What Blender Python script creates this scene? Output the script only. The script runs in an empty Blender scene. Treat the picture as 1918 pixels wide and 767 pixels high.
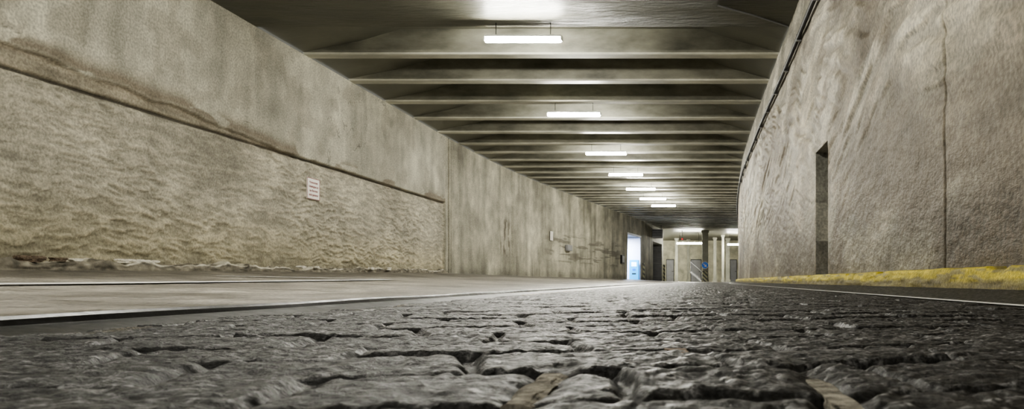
import bpy, math, random
import numpy as np
from mathutils import Vector
random.seed(4)
S = bpy.context.scene
COL = S.collection
F = 1400.0
ZC = 4.07
G = -0.09

# ------------------------------------------------------------ curves of the tunnel
def smooth_interp(pts):
    xs = np.array([p[0] for p in pts], float); ys = np.array([p[1] for p in pts], float)
    def f(d):
        d = np.asarray(d, float)
        acc = 0
        for o in (-2.4, -1.6, -0.8, 0, 0.8, 1.6, 2.4):
            acc = acc + np.interp(d + o, xs, ys)
        return acc / 7
    return f
XL = smooth_interp([(-20, -7), (22.5, -7), (26.5, -6.85), (30.5, -6.45), (38, -5.4), (46.7, -4.0), (52, -3.25), (60, -2.45), (70, -2.0)])
XR = smooth_interp([(-20, 1.52), (19, 1.52), (25, 1.6), (34, 2.0), (45, 2.75), (57, 3.5), (65.5, 4.15), (76, 4.75), (90, 5.4)])
def XF(fr, d):
    return XL(d) + (XR(d) - XL(d)) * fr
FR_RAIL = (7 - 1.15) / 8.52
def zb(d):
    return np.interp(d, [-10, 5, 7.5, 21, 46, 60], [.10, .10, .12, .23, .12, -.04])
def gpave(fr, d):
    t = np.clip((FR_RAIL - fr) / FR_RAIL, 0, 1)
    return G + (t ** 1.5) * (zb(d) - G)

# ------------------------------------------------------------ numpy noise
def h2(ix, iy, s):
    v = np.sin(ix * 127.1 + iy * 311.7 + s * 74.7) * 43758.5453
    return v - np.floor(v)
def vn(x, y, s=0):
    ix = np.floor(x); iy = np.floor(y)
    fx = x - ix; fy = y - iy
    fx = fx * fx * (3 - 2 * fx); fy = fy * fy * (3 - 2 * fy)
    a = h2(ix, iy, s); b = h2(ix + 1, iy, s); c = h2(ix, iy + 1, s); d = h2(ix + 1, iy + 1, s)
    return (a * (1 - fx) + b * fx) * (1 - fy) + (c * (1 - fx) + d * fx) * fy
def fbm(x, y, s=0, o=4):
    t = 0; a = .5; n = 0
    for i in range(o):
        t = t + a * vn(x, y, s + i); n += a
        a *= .5; x, y = x * 1.63 + y * 1.21 + 5.2, y * 1.63 - x * 1.21 + 1.7
    return t / n
def fbma(x, y, s=0, o=4):
    t = 0; a = .5; n = 0
    for i in range(o):
        t = t + a * vn(x, y, s + i); n += a
        a *= .5; x = x * 2.03 + 5.2; y = y * 2.03 + 1.7
    return t / n
def sst(a, b, x):
    t = np.clip((x - a) / (b - a), 0, 1)
    return t * t * (3 - 2 * t)

# ------------------------------------------------------------ materials
def mat(name, color=(.5, .5, .5), rough=.7, nscale=3, var=.2, bump=.2, bscale=40, bdist=.01,
        attr=False, metallic=0, stretch=(1, 1, 1), fine=None, spec=.5, rvar=0.0, emis=None, es=0):
    m = bpy.data.materials.new(name); m.use_nodes = True
    nt = m.node_tree; N = nt.nodes; L = nt.links
    b = N["Principled BSDF"]
    b.inputs["Roughness"].default_value = rough
    b.inputs["Metallic"].default_value = metallic
    b.inputs["Specular IOR Level"].default_value = spec
    geo = N.new("ShaderNodeNewGeometry")
    mp = N.new("ShaderNodeMapping"); mp.inputs["Scale"].default_value = stretch
    L.new(geo.outputs["Position"], mp.inputs["Vector"])
    n1 = N.new("ShaderNodeTexNoise"); n1.inputs["Scale"].default_value = nscale
    n1.inputs["Detail"].default_value = 8; n1.inputs["Roughness"].default_value = .62
    L.new(mp.outputs[0], n1.inputs["Vector"])
    mr = N.new("ShaderNodeMapRange"); mr.inputs[1].default_value = .3; mr.inputs[2].default_value = .7
    mr.inputs[3].default_value = 1 - var; mr.inputs[4].default_value = 1 + var
    L.new(n1.outputs["Fac"], mr.inputs[0])
    vm = N.new("ShaderNodeVectorMath"); vm.operation = 'SCALE'
    if attr:
        at = N.new("ShaderNodeAttribute"); at.attribute_name = "col"
        L.new(at.outputs["Color"], vm.inputs[0])
    else:
        vm.inputs[0].default_value = color
    L.new(mr.outputs[0], vm.inputs["Scale"])
    last = vm
    if fine:
        n3 = N.new("ShaderNodeTexNoise"); n3.inputs["Scale"].default_value = fine[0]; n3.inputs["Detail"].default_value = 4
        L.new(geo.outputs["Position"], n3.inputs["Vector"])
        mr3 = N.new("ShaderNodeMapRange"); mr3.inputs[1].default_value = .35; mr3.inputs[2].default_value = .65
        mr3.inputs[3].default_value = 1 - fine[1]; mr3.inputs[4].default_value = 1 + fine[1]
        L.new(n3.outputs["Fac"], mr3.inputs[0])
        v2 = N.new("ShaderNodeVectorMath"); v2.operation = 'SCALE'
        L.new(vm.outputs[0], v2.inputs[0]); L.new(mr3.outputs[0], v2.inputs["Scale"]); last = v2
    L.new(last.outputs[0], b.inputs["Base Color"])
    if rvar:
        mr2 = N.new("ShaderNodeMapRange"); mr2.inputs[1].default_value = .35; mr2.inputs[2].default_value = .65
        mr2.inputs[3].default_value = rough - rvar; mr2.inputs[4].default_value = rough + rvar
        L.new(n1.outputs["Fac"], mr2.inputs[0]); L.new(mr2.outputs[0], b.inputs["Roughness"])
    if bump:
        n2 = N.new("ShaderNodeTexNoise"); n2.inputs["Scale"].default_value = bscale
        n2.inputs["Detail"].default_value = 6; n2.inputs["Roughness"].default_value = .65
        L.new(mp.outputs[0], n2.inputs["Vector"])
        bp = N.new("ShaderNodeBump"); bp.inputs["Strength"].default_value = bump
        bp.inputs["Distance"].default_value = bdist
        L.new(n2.outputs["Fac"], bp.inputs["Height"]); L.new(bp.outputs[0], b.inputs["Normal"])
    if emis:
        b.inputs["Emission Color"].default_value = (*emis, 1)
        b.inputs["Emission Strength"].default_value = es
    return m

M_wallL = mat("concrete_left", attr=True, rough=.72, nscale=2.6, var=.20, bump=.7, bscale=20, bdist=.013, fine=(34, .2), stretch=(1, 1, .9), spec=.4)
M_wallR = mat("concrete_right", attr=True, rough=.60, nscale=3.0, var=.28, bump=.8, bscale=12, bdist=.019, fine=(34, .24), stretch=(1, .5, 1.1), spec=.5)
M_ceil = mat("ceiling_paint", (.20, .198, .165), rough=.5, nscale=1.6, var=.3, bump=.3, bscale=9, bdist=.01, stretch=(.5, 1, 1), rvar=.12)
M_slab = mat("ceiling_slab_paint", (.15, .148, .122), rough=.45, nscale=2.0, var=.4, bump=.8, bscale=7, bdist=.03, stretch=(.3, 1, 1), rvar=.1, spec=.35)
M_beam = mat("beam_face_shaded", (.25, .245, .205), rough=.55, nscale=2.6, var=.45, bump=.4, bscale=12, bdist=.012, stretch=(.4, 1, 1), rvar=.1)  # beam concrete darkened: shadow between the beams is painted into the faces
M_soff_lit = mat("beam_soffit_lit", (.50, .495, .43), rough=.5, nscale=2.6, var=.4, bump=.25, bscale=12, bdist=.01, stretch=(.4, 1, 1), rvar=.1)  # same beam concrete lightened: light on the undersides is painted in
M_floor = mat("sett_stone", attr=True, rough=.45, nscale=45, var=.45, bump=1.0, bscale=140, bdist=.0055, fine=(220, .9), spec=.48, rvar=.16)
M_pave = mat("pavement_concrete", attr=True, rough=.42, nscale=2.2, var=.28, bump=.6, bscale=35, bdist=.006, fine=(50, .34), rvar=.12)
M_plinth = mat("plinth_concrete", attr=True, rough=.9, nscale=6, var=.35, bump=.8, bscale=25, bdist=.01)
M_kerb = mat("kerb_yellow", attr=True, rough=.7, nscale=7, var=.25, bump=.7, bscale=30, bdist=.01, fine=(80, .25))
M_white = mat("road_white", (.9, .9, .88), rough=.6, nscale=25, var=.12, bump=.2)
M_rail = mat("rail_black_steel", (.016, .016, .018), rough=.36, nscale=20, var=.3, bump=.25, bscale=40, bdist=.004, spec=.5, rvar=.06)
M_dark = mat("dark_plastic", (.02, .02, .022), rough=.5, bump=0)
M_grey = mat("grey_metal", (.3, .3, .31), rough=.45, bump=0, var=.1)
M_housing = mat("lamp_housing_white", (.75, .75, .73), rough=.4, bump=0, var=.03)
M_tube = mat("lamp_diffuser", (.9, .9, .9), bump=0, emis=(1, .98, .89), es=120)
M_tubefar = mat("lamp_diffuser_far", (.9, .9, .9), bump=0, emis=(1, .99, .9), es=100)
M_signw = mat("sign_white", (.8, .77, .72), rough=.4, bump=0, var=.05)
M_red = mat("sign_red", (.30, .02, .02), rough=.5, bump=0, var=.05)
M_blue = mat("sign_blue", (.01, .2, .8), rough=.35, bump=0, var=.03)
M_cyan = mat("machine_blue", (.03, .38, .75), rough=.35, bump=0, var=.05, emis=(.02, .4, .9), es=.25)
M_screen = mat("machine_screen", (.7, .85, .95), rough=.3, bump=0, emis=(.6, .85, 1), es=.8)
M_room = mat("lit_room_wall", (.70, .77, .98), rough=.6, bump=.05, var=.04)
M_back = mat("far_wall_paint", (.54, .52, .41), rough=.7, nscale=1.2, var=.4, bump=.2)
M_col = mat("far_column", (.40, .395, .335), rough=.7, nscale=2, var=.25, bump=.2)
M_redl = mat("red_signal", (.5, .02, .02), bump=0, emis=(1, .05, .05), es=.6)
M_debris = mat("pale_mortar", (.36, .335, .285), rough=.95, nscale=60, var=.7, bump=1.0, bscale=110, bdist=.008)
M_debrisw = mat("white_plaster_chip", (.85, .82, .74), rough=.9, nscale=20, var=.15, bump=.5)
M_brown = mat("dry_wood_chip", (.20, .155, .115), rough=.8, nscale=60, var=.5, bump=.5, bscale=150, bdist=.003)

def stripes(name):
    m = bpy.data.materials.new(name); m.use_nodes = True
    nt = m.node_tree; N = nt.nodes; L = nt.links; b = N["Principled BSDF"]
    tc = N.new("ShaderNodeTexCoord"); sp = N.new("ShaderNodeSeparateXYZ"); L.new(tc.outputs["Object"], sp.inputs[0])
    a = N.new("ShaderNodeMath"); a.operation = 'ADD'; L.new(sp.outputs[0], a.inputs[0]); L.new(sp.outputs[2], a.inputs[1])
    c = N.new("ShaderNodeMath"); c.operation = 'MULTIPLY'; c.inputs[1].default_value = 3.2; L.new(a.outputs[0], c.inputs[0])
    d = N.new("ShaderNodeMath"); d.operation = 'FRACT'; L.new(c.outputs[0], d.inputs[0])
    e = N.new("ShaderNodeMath"); e.operation = 'GREATER_THAN'; e.inputs[1].default_value = .5; L.new(d.outputs[0], e.inputs[0])
    mx = N.new("ShaderNodeMix"); mx.data_type = 'RGBA'
    mx.inputs[6].default_value = (.10, .098, .085, 1); mx.inputs[7].default_value = (.38, .36, .22, 1)
    L.new(e.outputs[0], mx.inputs[0]); L.new(mx.outputs[2], b.inputs["Base Color"])
    b.inputs["Roughness"].default_value = .5
    return m
M_haz = stripes("hazard_stripes")

# ------------------------------------------------------------ mesh helpers
def finish(ob, label=None, cat=None, kind=None, group=None, parent=None):
    COL.objects.link(ob)
    if label: ob["label"] = label
    if cat: ob["category"] = cat
    if kind: ob["kind"] = kind
    if group: ob["group"] = group
    if parent: ob.parent = parent
    return ob
def pymesh(name, verts, faces, material, smooth=False):
    me = bpy.data.meshes.new(name); me.from_pydata([tuple(map(float, v)) for v in verts], [], faces)
    me.materials.append(material); me.update()
    if smooth:
        me.polygons.foreach_set("use_smooth", [True] * len(me.polygons))
    return me
def grid(name, X, Y, Z, C, material, keep=None, smooth=True, extra=None):
    r, c = X.shape
    co = np.stack([X, Y, Z], -1).reshape(-1, 3)
    idx = np.arange(r * c).reshape(r, c)
    f = np.stack([idx[:-1, :-1], idx[:-1, 1:], idx[1:, 1:], idx[1:, :-1]], -1)
    if keep is not None: f = f[keep]
    f = f.reshape(-1, 4)
    colr = C.reshape(-1, 3)
    if extra:
        n0 = len(co)
        ev, ef, ec = extra
        co = np.vstack([co, np.array(ev, float)]); f = np.vstack([f, np.array(ef, int) + n0]); colr = np.vstack([colr, np.array(ec, float)])
    me = bpy.data.meshes.new(name)
    me.vertices.add(len(co)); me.vertices.foreach_set("co", co.astype(np.float32).ravel())
    me.loops.add(len(f) * 4); me.loops.foreach_set("vertex_index", f.astype(np.int32).ravel())
    me.polygons.add(len(f)); me.polygons.foreach_set("loop_start", np.arange(0, len(f) * 4, 4, dtype=np.int32))
    me.polygons.foreach_set("loop_total", np.full(len(f), 4, dtype=np.int32))
    me.update(calc_edges=True)
    me.polygons.foreach_set("use_smooth", np.full(len(f), smooth, dtype=bool))
    a = me.color_attributes.new("col", 'FLOAT_COLOR', 'POINT')
    a.data.foreach_set("color", np.hstack([colr, np.ones((len(colr), 1))]).astype(np.float32).ravel())
    me.materials.append(material); me.validate()
    return bpy.data.objects.new(name, me)
def boxmesh(name, sx, sy, sz, material, bev=0.0, cz=0.0):
    import bmesh
    bm = bmesh.new(); bmesh.ops.create_cube(bm, size=1)
    for v in bm.verts: v.co = Vector((v.co.x * sx, v.co.y * sy, v.co.z * sz + cz))
    if bev: bmesh.ops.bevel(bm, geom=bm.edges[:], offset=bev, segments=3, affect='EDGES', profile=.5)
    me = bpy.data.meshes.new(name); bm.to_mesh(me); bm.free(); me.materials.append(material)
    return me
def cylmesh(name, r, l, material, seg=20, axis='Z', r2=None, cap_round=False):
    import bmesh
    from mathutils import Matrix
    bm = bmesh.new()
    bmesh.ops.create_cone(bm, cap_ends=True, segments=seg, radius1=r, radius2=r if r2 is None else r2, depth=l)
    if cap_round:
        ed = [e for e in bm.edges if abs(e.verts[0].co.z - e.verts[1].co.z) < 1e-6]
        bmesh.ops.bevel(bm, geom=ed, offset=r * .8, segments=5, affect='EDGES', profile=.5)
    if axis == 'X': bmesh.ops.rotate(bm, verts=bm.verts, cent=(0, 0, 0), matrix=Matrix.Rotation(math.pi / 2, 3, 'Y'))
    if axis == 'Y': bmesh.ops.rotate(bm, verts=bm.verts, cent=(0, 0, 0), matrix=Matrix.Rotation(math.pi / 2, 3, 'X'))
    me = bpy.data.meshes.new(name); bm.to_mesh(me); bm.free(); me.materials.append(material)
    for p in me.polygons: p.use_smooth = len(p.vertices) == 4
    return me
def obj(name, me, loc=(0, 0, 0), rot=(0, 0, 0), **k):
    o = bpy.data.objects.new(name, me); o.location = loc; o.rotation_euler = rot
    return finish(o, **k)
def empty(name, loc, rot=(0, 0, 0), **k):
    o = bpy.data.objects.new(name, None); o.location = loc; o.rotation_euler = rot; o.empty_display_size = .1
    return finish(o, **k)
def lp(name, me, parent, loc=(0, 0, 0), rot=(0, 0, 0), **k):
    return obj(name, me, loc, rot, parent=parent, **k)
def strip(name, d0, d1, step, prof, material, **k):
    ds = np.arange(d0, d1 + 1e-6, step); V = []; Fc = []
    n = None
    for i, d in enumerate(ds):
        P = prof(float(d)); n = len(P)
        V += [(x, d, z) for x, z in P]
        if i:
            a = (i - 1) * n; b = i * n
            Fc += [(a + j, a + (j + 1) % n, b + (j + 1) % n, b + j) for j in range(n)]
    Fc.append(tuple(range(n))); Fc.append(tuple(reversed(range(len(V) - n, len(V)))))
    sm = k.pop("smooth", False)
    me = pymesh(name, V, Fc, material, sm)
    return obj(name, me, **k)

def mixc(a, b, t):
    a = np.asarray(a, float); b = np.asarray(b, float)
    return a * (1 - t[..., None]) + b * t[..., None]

# ------------------------------------------------------------ LEFT WALL
ya = np.concatenate([np.arange(-6, 4, .25), np.arange(4, 20.98, .022), np.linspace(20.98, 21.06, 4), np.arange(21.08, 21.5, .02), np.arange(21.5, 30, .06), np.arange(30, 46, .12),
                     np.array([46.0]), np.arange(46.3, 49.8, .3), np.array([49.8]), np.arange(50.1, 54.5, .3), np.array([54.5, 55.5, 56.5, 57.5, 58.5, 59.2, 60.0])])
za = np.concatenate([np.linspace(-.2, 2.9, 200), np.linspace(2.93, ZC, 36)])
Yg, Zg = np.meshgrid(ya, za, indexing='ij')
zl = 2.19 + .012 * (fbm(Yg * .8, Yg * 0, 3) - .5)
edge = zl + .03 + .22 * np.clip((13 - Yg) / 5.5, 0, 1) + .18 * (fbma(Yg * 2.6, Zg * .6, 11) - .5) * np.clip((20 - Yg) / 10, .15, 1)
infront = 1 - sst(20.99, 21.05, Yg)
low = (1 - sst(zl - .015, zl + .005, Zg))
band = sst(zl - .005, zl + .02, Zg) * (1 - sst(edge - .012, edge + .008, Zg))
wz = .12 * vn(Yg * 1.9, Zg * 1.7, 21) + .05 * vn(Yg * 5, Zg * 5, 22)
p1 = vn(Yg * 3.4 + 4 * vn(Yg * .6, Zg * 3.5, 26), (Zg + wz) * 15, 5)
p2 = vn(Yg * 7.5 + 7, (Zg + wz) * 30 + 3, 6)
p3 = vn(Yg * 14 + 7, (Zg + wz) * 50 + 3, 7)
rip = .42 * p1 + .36 * p2 + .22 * p3
rip = sst(.28, .72, rip)
lightrip = .35 + .80 * sst(.35, .6, fbm(Yg * .5, Zg * .8, 27))
rip2 = fbm(Yg * 14, Zg * 22, 8, 3) - .5
groove = np.exp(-((Zg - zl) / .016) ** 2)
off = infront * (low * (-.055 + .030 * lightrip * (rip - .5) + .011 * rip2) + band * (-.045 + .05 * (fbma(Yg * 3, Zg * 16, 31) - .5)) - .08 * groove)
off += .008 * (fbm(Yg * .9, Zg * .9, 41) - .5)
jt = np.exp(-((Yg - 21.3) / .035) ** 2)
off += -.05 * jt
for jd in (27.6, 33.5, 39.5, 44):
    off += -.03 * np.exp(-((Yg - jd) / .07) ** 2)
Xg = XL(Yg) + off
up = np.array([.52, .505, .425]); lowc = np.array([.49, .465, .385]); lowy = np.array([.53, .49, .365])
bandc = np.array([.34, .305, .24]); farc = np.array([.43, .415, .34])
C = np.broadcast_to(up, Xg.shape + (3,)).copy()
streak = fbma(Yg * 3.4, Zg * .35, 55, 5); blot = fbm(Yg * .9, Zg * 1.0, 57, 7)
C *= ((0.70 + .60 * streak) * (.66 + .68 * blot))[..., None]
grime = sst(.57, .62, fbm(Yg * 2.0, Zg * 2.4, 59, 7))
C = mixc(C, np.array([.31, .285, .23]) * np.ones_like(C), grime * .3)
hair = 1 - sst(0, .005, np.abs(fbm(Yg * .9, Zg * .9, 58, 5) - .62))
C *= (1 - .45 * hair)[..., None]
lowmix = mixc(lowc, lowy, 1 - sst(.3, 1.3, Zg)) * (.78 + .34 * rip)[..., None] * (.62 + .76 * fbm(Yg * .8, Zg * 1.1, 61, 7))[..., None]
C = mixc(C, lowmix, low * infront)
C = mixc(C, bandc * (.45 + 1.1 * fbma(Yg * 1.2, Zg * 14, 63))[..., None], band * infront * .9)
C = mixc(C, np.array([.08, .067, .052]) * np.ones_like(C), np.clip(groove * infront * 1.2, 0, 1) * .9)  # shadow under the overhanging plaster painted dark along the groove
stl = sst(.46, .53, fbma(Yg * 1.1, Zg * 4.0, 65)) * np.exp(-((Zg - edge - .07) / .11) ** 2) * infront
C = mixc(C, np.array([.24, .20, .15]) * np.ones_like(C), np.clip(stl, 0, 1) * .8)
fr_ = (1 - infront)
fs = farc * (.45 + 1.1 * fbma(Yg * 2.6, Zg * .45, 71, 5))[..., None] * (.55 + .9 * fbm(Yg * 1.1, Zg * 1.6, 73, 7))[..., None]
C = mixc(C, fs, fr_)
C = mixc(C, np.array([.10, .09, .07]) * np.ones_like(C), np.clip(jt, 0, 1) * .7)
pt = np.exp(-((Yg - 26.9) / .6) ** 2) * sst(.7, 1.2, Zg) * (1 - sst(2.0, 2.4, Zg)) * sst(.46, .56, fbma(Yg * 5, Zg * 1.6, 81))
C = mixc(C, np.array([.12, .10, .075]) * np.ones_like(C), np.clip(pt * 1.2, 0, 1) * .75)
pb = sst(31, 33, Yg) * (1 - sst(43, 45.5, Yg)) * sst(.7, 1.0, Zg) * (1 - sst(2.0, 2.3, Zg)) * sst(.50, .56, fbma(Yg * .7, Zg * 9, 91))
C = mixc(C, np.array([.16, .15, .125]) * np.ones_like(C), pb * .65)
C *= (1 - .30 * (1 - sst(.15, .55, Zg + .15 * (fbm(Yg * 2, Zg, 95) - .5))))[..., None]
ymid = (Yg[:-1, :-1] + Yg[1:, 1:]) / 2; zmid = (Zg[:-1, :-1] + Zg[1:, 1:]) / 2
keep = ~(((ymid > 46) & (ymid < 49.8) & (zmid < 2.9)) | ((ymid > 54.5) & (ymid < 59.2) & (zmid < 2.9)))
def recess(d0, d1, z0, z1, dep, fx, sgn, c):
    xa, xb = float(fx(d0)), float(fx(d1))
    ev = [(xa, d0, z0), (xa, d0, z1), (xb, d1, z0), (xb, d1, z1),
          (xa + sgn * dep, d0, z0), (xa + sgn * dep, d0, z1), (xb + sgn * dep, d1, z0), (xb + sgn * dep, d1, z1)]
    ef = [(0, 1, 5, 4), (2, 6, 7, 3), (1, 3, 7, 5), (4, 5, 7, 6), (0, 4, 6, 2)]
    return ev, ef, [c] * 8
e1 = recess(46, 49.8, .05, 2.9, 1.8, XL, -1, (.3, .32, .36))
e2 = recess(54.5, 59.2, -.1, 2.9, 1.5, XL, -1, (.34, .335, .30))
ex = (e1[0] + e2[0], e1[1] + [tuple(i + 8 for i in f) for f in e2[1]], e1[2] + e2[2])
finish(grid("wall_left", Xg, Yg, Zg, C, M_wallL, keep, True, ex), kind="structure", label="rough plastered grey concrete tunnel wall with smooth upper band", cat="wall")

# ------------------------------------------------------------ RIGHT WALL
N0, N1, NZ = 8.48, 9.33, 1.6
ya = np.concatenate([np.arange(-6, 1.5, .25), np.arange(1.5, 4.46, .022), np.arange(4.47, 4.6, .008), np.arange(4.615, 8.45, .022), np.linspace(N0, N1, 30), np.arange(9.36, 18, .035), np.arange(18, 30, .08), np.arange(30, 76, .4)])
za = np.concatenate([np.linspace(-.2, NZ, 94), np.linspace(NZ + .02, ZC, 130)])
Yg, Zg = np.meshgrid(ya, za, indexing='ij')
q1 = Zg + .28 * Yg + .30 * vn(Yg * .8, Zg * 1.0, 121)
q2 = Zg - .22 * Yg + .30 * vn(Yg * .7, Zg * 1.1, 122)
s1 = .6 * vn(Yg * 1.5 + 3, q1 * 9, 105) + .4 * vn(Yg * 3.2, q1 * 19, 106)
s2 = .6 * vn(Yg * 1.4 + 9, q2 * 10, 107) + .4 * vn(Yg * 3.0, q2 * 21, 108)
sel = sst(.44, .56, fbm(Yg * .4, Zg * .8, 123))
r1 = sst(.28, .70, s1 * sel + s2 * (1 - sel))
mid = sst(.8, 1.8, Zg + .9 * (fbm(Yg * .3, Zg * .5, 7) - .5)) * (1 - sst(3.25, 3.45, Zg))
off = .026 * (r1 - .5) * (.14 + mid) + .009 * (fbm(Yg * 5, Zg * 12, 109, 4) - .5) + .02 * (fbm(Yg * .6, Zg * .8, 111) - .5)
vj = np.exp(-((Yg - 4.53) / .014) ** 2) * (Zg < 2.4)
off = off - .012 * vj
nearn = (Yg > N0 - .01) & (Yg < N1 + .01) & (Zg < NZ + .01)
off = np.where(nearn, 0, off)
Xg = XR(Yg) - off
base = np.array([.51, .465, .37])
C = base * (.22 + 1.56 * fbm(Yg * .6 + .3 * q1, Zg * 1.0, 131, 7))[..., None]
topm = sst(3.3, 3.5, Zg)
C = mixc(C, np.array([.53, .51, .425]) * np.ones_like(C) * (.6 + .8 * fbm(Yg, Zg * 2, 135))[..., None], topm * .8)
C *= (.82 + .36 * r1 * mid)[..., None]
pk = sst(.49, .54, fbm(Yg * .6 + 3, Zg * 1.2, 141, 7)) * (1 - topm)
C = mixc(C, np.array([.27, .22, .165]) * np.ones_like(C), pk * .5)
lt = sst(.48, .55, fbm(Yg * .6 + 9, q1 * 2.4, 147, 7)) * sst(1.0, 2.0, Zg)
C = mixc(C, np.array([.78, .74, .64]) * np.ones_like(C) * (.75 + .4 * r1)[..., None], lt * .6)
ws = sst(.54, .60, fbm(Yg * .32 + 2, Zg * .5, 149, 7))
C = mixc(C, np.array([.20, .165, .125]) * np.ones_like(C), ws * .6 * (1 - topm))
scr = 1 - sst(0, .006, np.abs(fbm(Yg * .5, q2 * 2.2, 151, 4) - .5))
C *= (1 - .25 * scr)[..., None]
C *= (1 - .35 * np.clip(vj, 0, 1))[..., None]
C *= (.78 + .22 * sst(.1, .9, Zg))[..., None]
ymid = (Yg[:-1, :-1] + Yg[1:, 1:]) / 2; zmid = (Zg[:-1, :-1] + Zg[1:, 1:]) / 2
keep = ~((ymid > N0) & (ymid < N1) & (zmid < NZ))
ev, ef, ec = [], [], []
x0 = float(XR(9)); dep = .32
def q(vs, c):
    n = len(ev); ev.extend(vs); ef.append((n, n + 1, n + 2, n + 3)); ec.extend([c] * 4)
lv = [-.1, .50, .98, NZ]; cs = [(.24, .23, .205), (.44, .43, .38), (.31, .305, .27)]
for i in range(3):
    q([(x0, N1, lv[i]), (x0, N1, lv[i + 1]), (x0 + dep, N1, lv[i + 1]), (x0 + dep, N1, lv[i])], cs[i])
q([(x0, N0, -.1), (x0 + dep, N0, -.1), (x0 + dep, N0, NZ), (x0, N0, NZ)], (.4, .38, .33))
q([(x0, N0, NZ), (x0 + dep, N0, NZ), (x0 + dep, N1, NZ), (x0, N1, NZ)], (.4, .38, .33))
q([(x0 + dep, N0, -.1), (x0 + dep, N0, NZ), (x0 + dep, N1, NZ), (x0 + dep, N1, -.1)], (.4, .38, .33))
q([(x0, N0, .07), (x0 + dep, N0, .07), (x0 + dep, N1, .07), (x0, N1, .07)], (.4, .38, .33))
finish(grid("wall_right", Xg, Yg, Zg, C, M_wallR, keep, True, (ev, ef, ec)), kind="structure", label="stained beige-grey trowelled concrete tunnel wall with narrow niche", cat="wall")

# ------------------------------------------------------------ FLOOR (setts)
ya = [0.2]
while ya[-1] < 1.7: ya.append(ya[-1] + .0042)
st = .0042
while ya[-1] < 76: st = min(st * 1.0115, 1.0); ya.append(ya[-1] + st)
ya = np.concatenate([np.arange(-6, .1, .3), np.array(ya)])
fa = np.linspace(FR_RAIL - .012, 1.004, 600)
Yg, Fg = np.meshgrid(ya, fa, indexing='ij')
Xw = XF(Fg, Yg)
Xf = -7 + 8.52 * Fg
wx = .07 * (fbm(Xf * 3, Yg * 3, 201) - .5) + .030 * (fbm(Xf * 12, Yg * 12, 203) - .5)
wy = .07 * (fbm(Xf * 3, Yg * 3, 202) - .5) + .030 * (fbm(Xf * 12, Yg * 12, 204) - .5)
an = math.radians(13)
u = (Xf + wx) * math.cos(an) + (Yg + wy) * math.sin(an)
v = -(Xf + wx) * math.sin(an) + (Yg + wy) * math.cos(an)
RH, RW = .18, .26
row = np.floor(v / RH)
uu = u / RW + .5 * (row % 2) + .25 * h2(row, row * 0, 9)
ci = np.floor(uu)
du = np.minimum(uu - ci, 1 - (uu - ci)) * RW
dv = np.minimum(v / RH - row, 1 - (v / RH - row)) * RH
de = np.minimum(du, dv)
jw = .003 + .011 * fbm(Xf * 6, Yg * 6, 207)
stone = sst(jw * .4, jw * .4 + .012, de)
rnd = h2(ci, row, 3); rnd2 = h2(ci, row, 4); rnd3 = h2(ci, row, 6)
tilt = (rnd2 - .5) * .05 * ((uu - ci) - .5) + (rnd3 - .5) * .05 * ((v / RH - row) - .5)
jdep = .0095 * (.55 + .9 * fbm(Xf * 4, Yg * 4, 208))
pit = sst(.62, .74, fbm(Xf * 26, Yg * 26, 217, 3))
g1 = vn(Xf * 85, Yg * 85, 215); g2 = vn(Xf * 140, Yg * 140, 216)
hgt = stone * jdep + stone * (rnd - .5) * .0030 + stone * tilt * .16 + (fbm(Xf * 20, Yg * 20, 211, 4) - .5) * .0028 + (sst(.2, .8, g1) - .5) * .0021 + (g2 - .5) * .0024 - pit * .0015
isset = 1 - sst(1.02, 1.05, Xf)
sett_fade = 1 - sst(14, 32, Yg) * .8
hgt = hgt * isset * sett_fade + (1 - isset) * (.008 + (fbm(Xf * 30, Yg * 30, 221, 3) - .5) * .003)
hgt -= .009
jl = (np.exp(-((Xf + .131) / .020) ** 2) + np.exp(-((Xf - .111) / .016) ** 2)) * sst(.46, .52, Yg) * (1 - sst(.74, .80, Yg))
hgt -= .009 * np.clip(jl, 0, 1)
cross = np.interp(Xf, [-1.2, 1.15, 1.42, 1.6], [0, 0, .055, .065])
Zg = G + hgt + cross + .004
Zg = np.where(Xf < -1.065, G - .025, Zg)
sc = np.array([.050, .0495, .050])
sparkle = sst(.66, .86, vn(Xf * 140 + 4, Yg * 140, 237))  # specular glints on the grain, painted as bright specks in the colour
C = sc * (.7 + .6 * rnd)[..., None] * (.4 + 1.1 * fbm(Xf * 40, Yg * 40, 231, 3))[..., None] * (.25 + 1.3 * sst(.35, .85, g1) * sst(.2, .8, g2) * 1.6 + 3.2 * sparkle)[..., None]
jc = np.array([.010, .009, .008]) * np.ones_like(C)
C = mixc(C, jc, (1 - stone) * .92)
C = mixc(C, jc, np.clip(jl, 0, 1) * .8)
C = mixc(C, np.array([.045, .044, .044]) * np.ones_like(C) * (.5 + 1.0 * g1)[..., None], 1 - isset)
tan = (1 - sst(-1.02, -.97, Xf)) * sst(.5, .6, fbm(Xf * 6, Yg * 1.2, 241)) * (Xf > -1.07)
C = mixc(C, np.array([.22, .185, .12]) * np.ones_like(C), tan * .7)
C = np.where((Xf < -1.065)[..., None], .01, C)
finish(grid("floor", Xw, Yg, Zg, C, M_floor), kind="structure", label="dark worn stone sett roadway with sunken joints", cat="floor")

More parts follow.
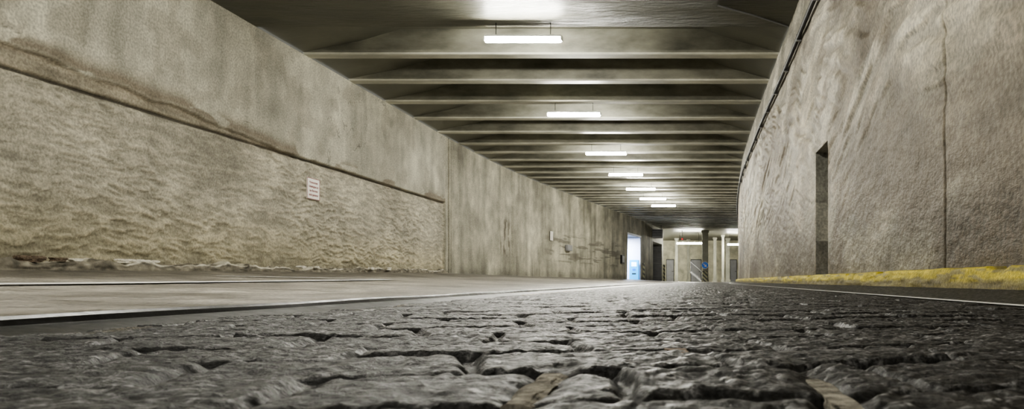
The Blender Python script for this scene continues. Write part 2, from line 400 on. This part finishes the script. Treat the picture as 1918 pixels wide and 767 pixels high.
# ------------------------------------------------------------ PAVEMENT
ya = np.concatenate([np.arange(-6, 1, .2), np.arange(1, 10, .025), np.arange(10, 30, .1), np.arange(30, 57.1, .4)])
fa = np.linspace(.001, FR_RAIL - .0115, 190)
Yg, Fg = np.meshgrid(ya, fa, indexing='ij')
Xf = -7 + 8.52 * Fg
Zg = gpave(Fg, Yg) + .007 * (fbm(Xf * 1.5, Yg * 1.5, 301) - .5) + .003 * (fbm(Xf * 9, Yg * 9, 303) - .5)
sl = np.abs(((Yg + .15 * Xf) / 2.4) % 1 - .5); jn = 1 - sst(.0, .012, .5 - sl)
crack = 1 - sst(.0, .012, np.abs(fbm(Xf * 1.2, Yg * 1.2, 311, 6) - .5))
Zg = Zg - .006 * jn - .005 * crack
C = np.array([.385, .36, .325]) * (.30 + 1.4 * fbm(Xf * 1.1, Yg * 1.1, 321, 6))[..., None]
C = mixc(C, np.array([.10, .09, .08]) * np.ones_like(C), np.clip(jn * .9 + crack * .6, 0, 1))
spk = sst(.60, .75, vn(Xf * 8, Yg * 8, 325))
C = mixc(C, np.array([.14, .13, .115]) * np.ones_like(C), spk * .5)
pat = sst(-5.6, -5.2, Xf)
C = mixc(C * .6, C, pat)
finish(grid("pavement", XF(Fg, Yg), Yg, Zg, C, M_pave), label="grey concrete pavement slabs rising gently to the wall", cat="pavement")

def road_mark(pts, wd, label):
    V = []; Fc = []
    fine = []
    for (a, b) in zip(pts[:-1], pts[1:]):
        n = max(2, int(abs(b[1] - a[1]) / .15) + 2)
        for i in range(n): t = i / n; fine.append((a[0] + (b[0] - a[0]) * t, a[1] + (b[1] - a[1]) * t))
    fine.append(pts[-1])
    for i, (xf, d) in enumerate(fine):
        for s in (-.5, .5):
            x2 = xf + s * wd; fr = (x2 + 7) / 8.52
            if fr < FR_RAIL: z = float(gpave(fr, d)) + .010
            else: z = G + .007
            V.append((float(XF(fr, d)), d, z))
        if i: k = 2 * i; Fc.append((k - 2, k - 1, k + 1, k))
    obj("road_marking", pymesh("road_marking", V, Fc, M_white), label=label, cat="road marking")
road_mark([(1.12, -2), (1.12, 58)], .075, "thin worn white edge line on dark roadway")
road_mark([(-3.85, 2), (-4.5, 11.0)], .20, "faded white parking line on concrete pavement")
road_mark([(-5.5, 8.6), (-4.70, 11.0)], .14, "short white bay line meeting the parking line")

# rail: low black step with a thin raised lip
def prof_rail(d):
    xc = float(XF(FR_RAIL, d)); w = .08; zt = G + .028 + .0015 * math.sin(d * 5)
    return [(xc - w - .015, G - .03), (xc - w - .015, G + .004), (xc - w, G + .006), (xc - w + .010, zt - .003), (xc - w + .016, zt), (xc - w + .026, zt), (xc - w + .034, zt - .006),
            (xc - w + .040, G + .012), (xc + .0, G + .006), (xc + w - .02, G - .004), (xc + w, G - .016), (xc + w, G - .03)]
strip("steel_rail", -2, 58, .25, prof_rail, M_rail, label="black steel edging rail between setts and pavement", cat="rail")

# baseboard left
ya = np.concatenate([np.arange(3, 21.0, .03)])
pz = np.linspace(0, 1, 16)
Yg, Tg = np.meshgrid(ya, pz, indexing='ij')
top = .120 + .12 * (fbm(Yg * 3.0, Yg * 0, 401, 6) - .5) - .03 * sst(11.5, 12, Yg)
prj = .16 + .03 * (fbm(Yg * 3, Tg * 3, 403) - .5) - .06 * sst(11.5, 11.7, Yg)
Zg = np.where(Tg < .6, Tg / .6 * top, top + .02 * (Tg - .6) + .05 * (fbm(Yg * 10, Tg * 5, 405) - .5)) + zb(Yg) - .03
Xg = XL(Yg) + np.where(Tg < .6, prj - .03 * Tg, (prj - .02) * (1 - (Tg - .6) / .4) - .04 * (Tg - .6) / .4) + .045 * (fbm(Yg * 11, Tg * 6, 407) - .5)
C = np.array([.27, .25, .205]) * (.20 + 1.6 * fbma(Yg * 9, Tg * 4, 409))[..., None]
C = mixc(C, np.array([.80, .77, .67]) * np.ones_like(C), sst(.50, .58, fbm(Yg * 2.0, Tg * 2, 411, 5)) * (Tg > .5) * .85)
finish(grid("baseboard_left", Xg, Yg, Zg, C, M_plinth), kind="structure", label="crumbling grey concrete plinth along wall foot", cat="baseboard")

# kerb right
ya = np.concatenate([np.arange(-3, 2, .1), np.arange(2, 14, .025), np.arange(14, 60, .3)])
Tt = np.linspace(0, 1, 20)
Yg, Tg = np.meshgrid(ya, Tt, indexing='ij')
hz = .108
fz = np.clip(Tg / .7, 0, 1)
chip = sst(.60, .68, fbm(Yg * 3.5, Yg * 0 + 2, 515))
Zg = -.04 + fz * (hz - .016 * chip + .010 * (fbm(Yg * 4, Yg * 0, 501) - .5)) + .004 * (Tg > .72)
Xg = XR(Yg) - .13 + .02 * fz ** 3 + np.clip((Tg - .7) / .3, 0, 1) * .105 + .016 * (fbm(Yg * 7, Tg * 6, 503) - .5)
yel = np.array([.62, .52, .085])
C = yel * (.6 + .8 * fbm(Yg * 2.5, Tg * 3, 505))[..., None]
dirt = 1 - sst(.20, .44, Tg + .45 * (fbm(Yg * 1.5, Tg * 3, 507) - .5))
C = mixc(C, np.array([.27, .235, .14]) * np.ones_like(C), dirt * .85)
C = mixc(C, np.array([.26, .23, .15]) * np.ones_like(C), sst(.57, .64, fbm(Yg * 4, Tg * 5, 509)) * .7)
finish(grid("kerb", Xg, Yg, Zg, C, M_kerb), label="worn yellow-painted concrete kerb along wall foot", cat="kerb")

# ------------------------------------------------------------ CEILING
ZU = 4.5
def prof(d, flat):
    a, b = float(XL(d)), float(XR(d))
    xs = [a - .1, a, a + 1.0, a + 1.75, b - 1.35, b - .8, b, b + .1]
    zs = [ZC + .03, ZC + .03, ZC + .23, ZU + .02, ZU + .02, ZC + .25, ZC + .03, ZC + .03]
    if flat: zs = [ZC] * 8
    return list(zip(xs, zs))
rows = [(-6, 1), (2, 1), (7, 1), (11.95, 1), (11.951, 0)] + [(d, 0) for d in np.arange(12.5, 57.6, .9)] + [(57.6, 0), (57.61, 1)]
V = []; Fc = []; mi = []
for i, (d, fl) in enumerate(rows):
    P = prof(d, fl); n = len(P)
    V += [(x, float(d), z) for x, z in P]
    if i:
        Fc += [((i - 1) * n + j, (i - 1) * n + j + 1, i * n + j + 1, i * n + j) for j in range(n - 1)]
        mi += [1 if d <= 11.96 else 0] * (n - 1)
n0 = len(V)
V += [(-9, 57.6, ZC), (7, 57.6, ZC), (7, 76, ZC), (-9, 76, ZC)]
Fc.append((n0, n0 + 1, n0 + 2, n0 + 3)); mi.append(0)
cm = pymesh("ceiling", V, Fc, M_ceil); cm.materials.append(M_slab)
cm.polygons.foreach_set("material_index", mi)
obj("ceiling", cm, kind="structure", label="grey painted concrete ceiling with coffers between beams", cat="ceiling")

LD = [11.77, 17.05, 22.26, 26.7, 30.9, 34.5, 37.7]
LX = [-2.69, -2.74, -2.62, -2.44, -2.2, -1.9, -1.54]
bd = []
for a, b in zip(LD[:-1], LD[1:]):
    for k in range(3): bd.append(a + (b - a) * k / 3)
bd = bd[1:]
d = 37.7
while d < 57: bd.append(d); d += 1.2
BL = "pale concrete cross beam spanning the tunnel ceiling"
for d in bd:
    th = .30 if d < 30 else .25
    rings = []
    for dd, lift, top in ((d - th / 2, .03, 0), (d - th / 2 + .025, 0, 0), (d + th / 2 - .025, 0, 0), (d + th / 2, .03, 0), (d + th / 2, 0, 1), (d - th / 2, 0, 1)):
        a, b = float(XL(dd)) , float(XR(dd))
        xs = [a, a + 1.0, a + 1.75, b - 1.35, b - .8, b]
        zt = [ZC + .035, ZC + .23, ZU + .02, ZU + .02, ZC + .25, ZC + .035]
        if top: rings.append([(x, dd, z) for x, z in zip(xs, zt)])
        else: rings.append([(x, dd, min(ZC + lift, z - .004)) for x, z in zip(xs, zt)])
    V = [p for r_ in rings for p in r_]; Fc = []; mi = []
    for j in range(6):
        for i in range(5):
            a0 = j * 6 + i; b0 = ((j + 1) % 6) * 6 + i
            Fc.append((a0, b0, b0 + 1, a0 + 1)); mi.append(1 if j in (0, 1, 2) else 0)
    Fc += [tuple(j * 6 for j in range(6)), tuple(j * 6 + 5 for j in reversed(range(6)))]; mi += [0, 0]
    bm_ = pymesh("ceiling_beam", V, Fc, M_beam); bm_.materials.append(M_soff_lit); bm_.polygons.foreach_set("material_index", mi)
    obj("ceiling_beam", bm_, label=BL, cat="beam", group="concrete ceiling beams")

# ------------------------------------------------------------ LAMPS
me_h = boxmesh("lamp_housing", 1.20, .11, .035, M_housing, .012)
me_t = cylmesh("lamp_tube", .042, 1.21, M_tube, 18, 'X', cap_round=True)
me_r = cylmesh("suspension_rod", .006, .235, M_dark, 8)
me_c = boxmesh("end_cap", .03, .10, .07, M_housing, .01)
def lamp(x, d, rz=0, ztop=ZC):
    e = empty("pendant_lamp", (x, d, ztop), (0, 0, rz), label="white tubular fluorescent lamp hung on two rods", cat="lamp", group="fluorescent tunnel lamps")
    lp("lamp_housing", me_h, e, (0, 0, -.215)); lp("lamp_tube", me_t, e, (0, 0, -.27))
    for s in (-1, 1):
        lp("suspension_rod", me_r, e, (s * .43, 0, -.1))
        lp("end_cap", me_c, e, (s * .605, 0, -.25))
for x, d in zip(LX, LD):
    lamp(x, d, 0)
for d in (6.5, 1.25, -4.0):
    lamp(-2.72, d)
me_ft = cylmesh("lamp_tube", .07, 2.1, M_tubefar, 16, 'X', cap_round=True)
me_fh = boxmesh("lamp_housing", 2.1, .16, .05, M_housing, .012)
me_fr = cylmesh("suspension_rod", .01, .8, M_dark, 8)
for x, d, sc in ((-.40, 63, 1), (3.5, 65, .55), (-4.2, 68, 1)):  # last lamp is added out of view to brighten the hall
    e = empty("pendant_lamp", (x, d, ZC), label="long bright fluorescent lamp hung low in far hall", cat="lamp", group="far hall lamps"); e.scale = (sc, 1, 1)
    lp("lamp_housing", me_fh, e, (0, 0, -.8)); lp("lamp_tube", me_ft, e, (0, 0, -.88))
    for s in (-1, 1): lp("suspension_rod", me_fr, e, (s * .8, 0, -.39))

# ------------------------------------------------------------ conduit on right wall
def tube_path(name, pts, r, material, **k):
    cu = bpy.data.curves.new(name, 'CURVE'); cu.dimensions = '3D'; cu.bevel_depth = r; cu.bevel_resolution = 3
    sp = cu.splines.new('POLY'); sp.points.add(len(pts) - 1)
    for p, q_ in zip(sp.points, pts): p.co = (*q_, 1)
    cu.materials.append(material)
    tmp = bpy.data.objects.new("tmp", cu); COL.objects.link(tmp)
    dg = bpy.context.evaluated_depsgraph_get(); me = bpy.data.meshes.new_from_object(tmp.evaluated_get(dg))
    bpy.data.objects.remove(tmp)
    return obj(name, me, **k)
cp = tube_path("conduit_pipe", [(float(XR(d)) - .06, d, 3.42 + .012 * math.sin(d * .9)) for d in np.arange(-2, 58, .8)], .032, M_dark, label="thin black cable conduit clipped along the wall", cat="conduit")
me_cl = boxmesh("pipe_clip", .08, .03, .10, M_grey, .005)
for d in np.arange(9, 26, 1.5):
    lp("pipe_clip", me_cl, cp, (float(XR(d)) - .045, d, 3.42 + .012 * math.sin(d * .9)))
tube_path("ceiling_cable", [(.35, 11.0, ZC - .012), (.9, 11.4, ZC - .012), (1.49, 11.9, ZC - .012)], .012, M_grey, label="thin grey cable fixed under the ceiling slab", cat="cable")

# ------------------------------------------------------------ wall sign with lettering
def text_mesh(body, size, material, ext=.0005):
    cu = bpy.data.curves.new("t", 'FONT'); cu.body = body; cu.size = size; cu.align_x = 'CENTER'; cu.align_y = 'CENTER'
    cu.extrude = ext; cu.space_line = 1.15; cu.materials.append(material); cu.offset = .0006
    t = bpy.data.objects.new("t", cu); COL.objects.link(t)
    dg = bpy.context.evaluated_depsgraph_get(); me = bpy.data.meshes.new_from_object(t.evaluated_get(dg))
    bpy.data.objects.remove(t); return me
sg = empty("wall_sign", (-7.035, 13.8, 1.70), (0, 0, 0), label="small white notice with red lettering on plaster wall", cat="sign")
lp("sign_panel", boxmesh("sign_panel", .02, .46, .39, M_signw, .003), sg)
fm = pymesh("sign_border", [(0, -y, -z) for y, z in [(.228, .193), (-.228, .193), (-.228, -.193), (.228, -.193), (.214, .184), (-.214, .184), (-.214, -.184), (.214, -.184)]],
            [(0, 1, 5, 4), (1, 2, 6, 5), (2, 3, 7, 6), (3, 0, 4, 7)], M_red)
lp("sign_border", fm, sg, (.0115, 0, 0))
for i, t_ in enumerate(("Privatstrasse", "Unbefugten ist", "das Betreten", "nicht gestattet")):
    lp("lettering", text_mesh(t_, .058, M_red), sg, (.012, 0, .115 - .076 * i), (math.pi / 2, 0, math.pi / 2), label="red lettering")

def wallbox(name, d, z, sy, sz, dep, m, label, cat, extra=None):
    ang = math.atan2(float(XL(d + .5) - XL(d - .5)), 1.0)
    e = empty(name, (float(XL(d)) + .02, d, z), (0, 0, -ang), label=label, cat=cat)
    lp("body", boxmesh("body", dep, sy, sz, m, .008), e, (dep / 2, 0, 0))
    lp("cover", boxmesh("cover", .012, sy * .8, sz * .75, extra or M_grey, .004), e, (dep + .004, 0, 0))
wallbox("junction_box", 34.6, 1.53, .7, .27, .12, M_grey, "small grey electrical box mounted on stained wall", "electrical box")
wallbox("wall_notice", 32.3, 1.95, .35, .4, .03, M_signw, "small white paper notice on concrete wall", "notice", M_signw)
wallbox("control_box", 44.6, 1.3, .6, .5, .10, M_dark, "small grey control box beside lit doorway", "control box")

# ------------------------------------------------------------ lit doorway room
xa, xb = float(XL(46)), float(XL(49.8))
dw = obj("door_1", pymesh("door_1", *(lambda: (
    [(xa, 46, .05), (xa - .02, 45.88, .05), (xa, 46, 2.9), (xa + .05, 45.88, 3.0), (xb, 49.8, .05), (xb + .03, 49.92, .05), (xb, 49.8, 2.9), (xb + .05, 49.92, 3.0)],
    [(0, 1, 3, 2), (4, 6, 7, 5), (2, 3, 7, 6)]))(), M_housing), kind="structure", label="white frame of brightly lit doorway", cat="door")
obj("wall_room", pymesh("wall_room", [(xb - 1.78, 49.75, .06), (xb - .02, 49.75, .06), (xb - .02, 49.75, 2.88), (xb - 1.78, 49.75, 2.88)], [(0, 1, 2, 3)], M_room), kind="structure", label="pale blue wall of the lit room", cat="wall")
al = bpy.data.lights.new("room_light", 'AREA'); al.energy = 160; al.size = 1.2; al.color = (.93, .95, 1)
alo = bpy.data.objects.new("room_light", al); alo.location = (xa - .6, 48.2, 2.85); COL.objects.link(alo)
tm = empty("ticket_machine", (-3.95, 49.35, .10), label="bright blue ticket machine with pale screen in lit doorway", cat="ticket machine")
lp("body", boxmesh("body", .62, .4, 1.3, M_cyan, .03, .65), tm)
lp("screen", boxmesh("screen", .34, .02, .28, M_screen, .005), tm, (0, -.205, 1.0))
lp("keypad", boxmesh("keypad", .2, .02, .14, M_blue, .005), tm, (0, -.205, .65))
lp("slot", boxmesh("slot", .26, .02, .08, M_dark, .005), tm, (0, -.205, .38))

xs0 = float(XL(59.2))
V = []; Fc = []
for i in range(41):
    z = -.05 + i * .07
    V += [(xs0 - 1.45, 59.12 - (.03 if i % 2 else 0), z), (xs0 - .03, 59.12 - (.03 if i % 2 else 0), z)]
    if i: k = 2 * i; Fc.append((k - 2, k - 1, k + 1, k))
sh = empty("roller_shutter", (0, 0, 0), label="grey ribbed roller shutter closing a side opening", cat="shutter")
lp("curtain", pymesh("curtain", V, Fc, M_grey), sh)
lp("bottom_rail", boxmesh("bottom_rail", 1.42, .06, .08, M_dark, .01), sh, (xs0 - .74, 59.07, 0))

def hazard(x, d, w_, z0, z1):
    e = empty("hazard_board", (x, d, z0), label="yellow and black striped hazard board at wall corner", cat="hazard board", group="hazard boards")
    lp("panel", boxmesh("panel", w_, .04, z1 - z0, M_haz, .004, (z1 - z0) / 2), e)
    lp("backing", boxmesh("backing", w_ + .01, .03, z1 - z0 + .01, M_dark, .004, (z1 - z0) / 2), e, (0, .035, 0))
hazard(float(XL(50.2)) + .12, 50.3, .14, .08, 1.2)
hazard(float(XL(59.5)) + .14, 59.6, .16, -.11, 1.3)

vb = empty("ventilation_box", (-2.75, 54.6, ZC), label="dark sheet-metal ventilation box hung under ceiling", cat="ventilation box")
lp("body", boxmesh("body", .95, .8, .62, M_grey, .02), vb, (0, 0, -.62))
for i in range(4): lp("louvre", boxmesh("louvre", .8, .03, .04, M_dark), vb, (0, -.41, -.42 - i * .12))
for s in (-1, 1): lp("hanger", cylmesh("hanger", .015, .33, M_dark, 8), vb, (s * .35, 0, -.16))

# ------------------------------------------------------------ far hall
obj("wall_back", pymesh("wall_back", [(-9, 75, -.2), (7, 75, -.2), (7, 75, ZC), (-9, 75, ZC)], [(0, 1, 2, 3)], M_back), kind="structure", label="pale painted wall closing the far hall", cat="wall")
obj("wall_hall", pymesh("wall_hall", [(-9, 60, -.2), (-9, 75, -.2), (-9, 75, ZC), (-9, 60, ZC), (float(XL(60)), 60, -.2), (float(XL(60)), 60, ZC)], [(0, 1, 2, 3), (0, 3, 5, 4)], M_col), kind="structure", label="grey side wall of the far hall", cat="wall")
obj("floor_hall", pymesh("floor_hall", [(-9, 58, G - .03), (7, 58, G - .03), (7, 76, G - .03), (-9, 76, G - .03)], [(0, 1, 2, 3)], M_col), kind="structure", label="grey floor of the far hall", cat="floor")
def column(x, d, w_, lab):
    e = empty("concrete_column", (x, d, G - .02), label=lab, cat="column", group="far hall columns")
    h = ZC - G + .02
    lp("shaft", boxmesh("shaft", w_, w_, h, M_col, .03, h / 2), e)
    lp("base", boxmesh("base", w_ + .1, w_ + .1, .25, M_col, .02, .125), e)
    lp("capital", boxmesh("capital", w_ + .12, w_ + .12, .18, M_col, .02, h - .09), e)
column(.9, 60.5, .5, "square grey concrete column standing mid hall")
column(-1.65, 71, .3, "slim grey concrete column near far wall")
column(-.55, 73, .28, "slim grey concrete column near far wall")
column(1.95, 70, .3, "slim grey concrete column near far wall")
column(2.55, 66, .22, "slim grey concrete column near far wall")
column(3.2, 71, .4, "slim grey concrete column near far wall")
for x, w_ in ((-2.4, .7), (0.2, 1.0), (3.95, .6)):
    e = empty("far_door", (x, 74.96, G), label="grey recessed doorway in pale far wall", cat="door", group="far hall doors")
    lp("door_leaf", boxmesh("door_leaf", w_, .05, 2.2, M_grey, .01, 1.1), e)
    lp("door_frame", boxmesh("door_frame", w_ + .10, .04, 2.27, M_dark, .01, 1.135), e, (0, .02, 0))
    lp("handle", boxmesh("handle", .14, .05, .04, M_dark, .01), e, (w_ * .36, -.05, 1.05))
ks = empty("road_sign", (.85, 58.2, G), label="round blue sign with white arrow above striped post", cat="road sign")
lp("post", cylmesh("post", .035, 1.7, M_grey, 12), ks, (0, .03, .85))
lp("hazard_panel", boxmesh("hazard_panel", .40, .05, .85, M_haz, .01, .45), ks, (0, -.02, 0))
lp("sign_disc", cylmesh("sign_disc", .27, .02, M_blue, 40, 'Y'), ks, (0, -.03, 1.32))
V = []; Fc = []
for i in range(40):
    a = i / 40 * 2 * math.pi
    V += [(math.cos(a) * .285, 0, math.sin(a) * .285), (math.cos(a) * .25, 0, math.sin(a) * .25)]
    Fc.append((2 * i, 2 * i + 1, (2 * i + 3) % 80, (2 * i + 2) % 80))
lp("sign_rim", pymesh("sign_rim", V, Fc, M_signw), ks, (0, -.045, 1.32))
ar = [(-.03, .18), (.03, .18), (.03, -.02), (.11, -.02), (0, -.19), (-.11, -.02), (-.03, -.02)]
ca, sa = math.cos(math.radians(45)), math.sin(math.radians(45))
lp("arrow", pymesh("arrow", [(x * ca - z * sa, 0, x * sa + z * ca) for x, z in ar], [(0, 6, 2, 1), (5, 4, 3)], M_signw), ks, (0, -.048, 1.32))
stp = empty("steel_stairs", (.2, 66, G - .02), label="small grey steel stairs with handrail in far hall", cat="stairs")
for i in range(5):
    lp("step", boxmesh("step", .3, .8, .05, M_grey, .005), stp, (.45 - i * .22, 0, .18 * (i + 1)))
for s in (-.42, .42):
    m1 = pymesh("stringer", [(.65, s, 0), (.45, s, 0), (-.55, s, .85), (-.55, s, 1.05)], [(0, 1, 2, 3)], M_grey)
    lp("stringer", m1, stp)
    r = cylmesh("handrail", .02, 1.45, M_grey, 8)
    lp("handrail", r, stp, (0, s, 1.35), (0, -math.radians(49), 0))
    for xx, zz in ((.5, .5), (-.5, 1.35)): lp("baluster", cylmesh("baluster", .018, .85, M_grey, 8), stp, (xx, s, zz))
rs = empty("signal_lamp", (-.95, 60, ZC), label="small red signal lamp hung from ceiling", cat="signal lamp")
lp("stem", cylmesh("stem", .015, .64, M_grey, 8), rs, (0, 0, -.3))
lp("housing", boxmesh("housing", .20, .15, .18, M_grey, .02), rs, (0, 0, -.70))
lp("lens", cylmesh("lens", .055, .05, M_redl, 20, 'Y'), rs, (0, -.09, -.70))

# ------------------------------------------------------------ debris
def chunk(name, loc, s, material, rot, label, cat, group=None, seed=0, cy=9):
    import bmesh
    bm = bmesh.new(); bmesh.ops.create_icosphere(bm, subdivisions=4, radius=1)
    rr = random.Random(seed)
    ph = [rr.uniform(0, 9) for _ in range(3)]
    for v in bm.verts:
        n = 1 + .18 * math.sin(v.co.x * 4 + ph[0]) + .15 * math.sin(v.co.y * 7 + ph[1]) + .12 * math.sin(v.co.z * 6 + ph[2]) + rr.uniform(-.06, .06)
        c = v.co * n
        c.x = max(-.75, min(.7, c.x)); c.z = max(-.6, min(.55, c.z)); c.y = max(-cy, min(cy, c.y))
        v.co = Vector((c.x * s[0], c.y * s[1], c.z * s[2]))
    me = bpy.data.meshes.new(name); bm.to_mesh(me); bm.free(); me.materials.append(material)
    obj(name, me, loc, rot, label=label, cat=cat, group=group)
chunk("stone_chip", (-.131, .63, G - .0045), (.019, .125, .010), M_debris, (0, 0, math.radians(2)), "long pale mortar chip wedged in a sett joint", "stone chip", seed=2, cy=.72)
chunk("stone_chip", (.111, .60, G - .0055), (.014, .120, .010), M_debris, (0, 0, math.radians(1)), "long pale mortar chip wedged in a sett joint", "stone chip", seed=3, cy=.72)
chunk("leaf_scrap", (-.022, .92, G + .002), (.018, .045, .008), M_brown, (0, 0, .2), "crumpled brown dry leaf scrap between setts", "leaf scrap", seed=4)
CH = [(55, .17, 1), (108, .10, 1), (232, .12, 0), (256, .12, 0), (282, .10, 0), (565, .12, 0), (592, .10, 0), (695, .14, 0), (728, .16, 0), (140, .08, 0)]
for i, (px, s, dk) in enumerate(CH):
    d = 6.9 * F / (1300 - px)
    topz = float(zb(d)) + .11 - (.03 if d > 11.7 else 0)
    chunk("plaster_chunk", (-6.90, d, topz), (.055, s * .8, s * .36), M_brown if dk else M_debrisw, (0, 0, random.uniform(-.3, .3)),
          "crumbled brown rubble lump on plinth" if dk else "crumbled white plaster lump lying on plinth", "plaster chunk", "plaster rubble on the plinth", seed=20 + i)

# ------------------------------------------------------------ world, camera
w = bpy.data.worlds.new("World"); S.world = w; w.use_nodes = True
w.node_tree.nodes["Background"].inputs[0].default_value = (.8, .8, .78, 1)
w.node_tree.nodes["Background"].inputs[1].default_value = .4
cam = bpy.data.cameras.new("Camera"); co = bpy.data.objects.new("Camera", cam); COL.objects.link(co)
co.location = (0, 0, 0); co.rotation_euler = (math.pi / 2, 0, 0)
cam.sensor_width = 36; cam.sensor_fit = 'HORIZONTAL'; cam.lens = F / 1918 * 36
cam.shift_x = -(1300 - 959) / 1918; cam.shift_y = (527 - 383.5) / 1918
cam.clip_start = .01; cam.clip_end = 300
cam.dof.use_dof = True; cam.dof.focus_distance = 2.2; cam.dof.aperture_fstop = 14
S.camera = co
S.view_settings.view_transform = 'AgX'
S.view_settings.exposure = 1.1
try: S.view_settings.look = 'AgX - High Contrast'
except Exception: pass
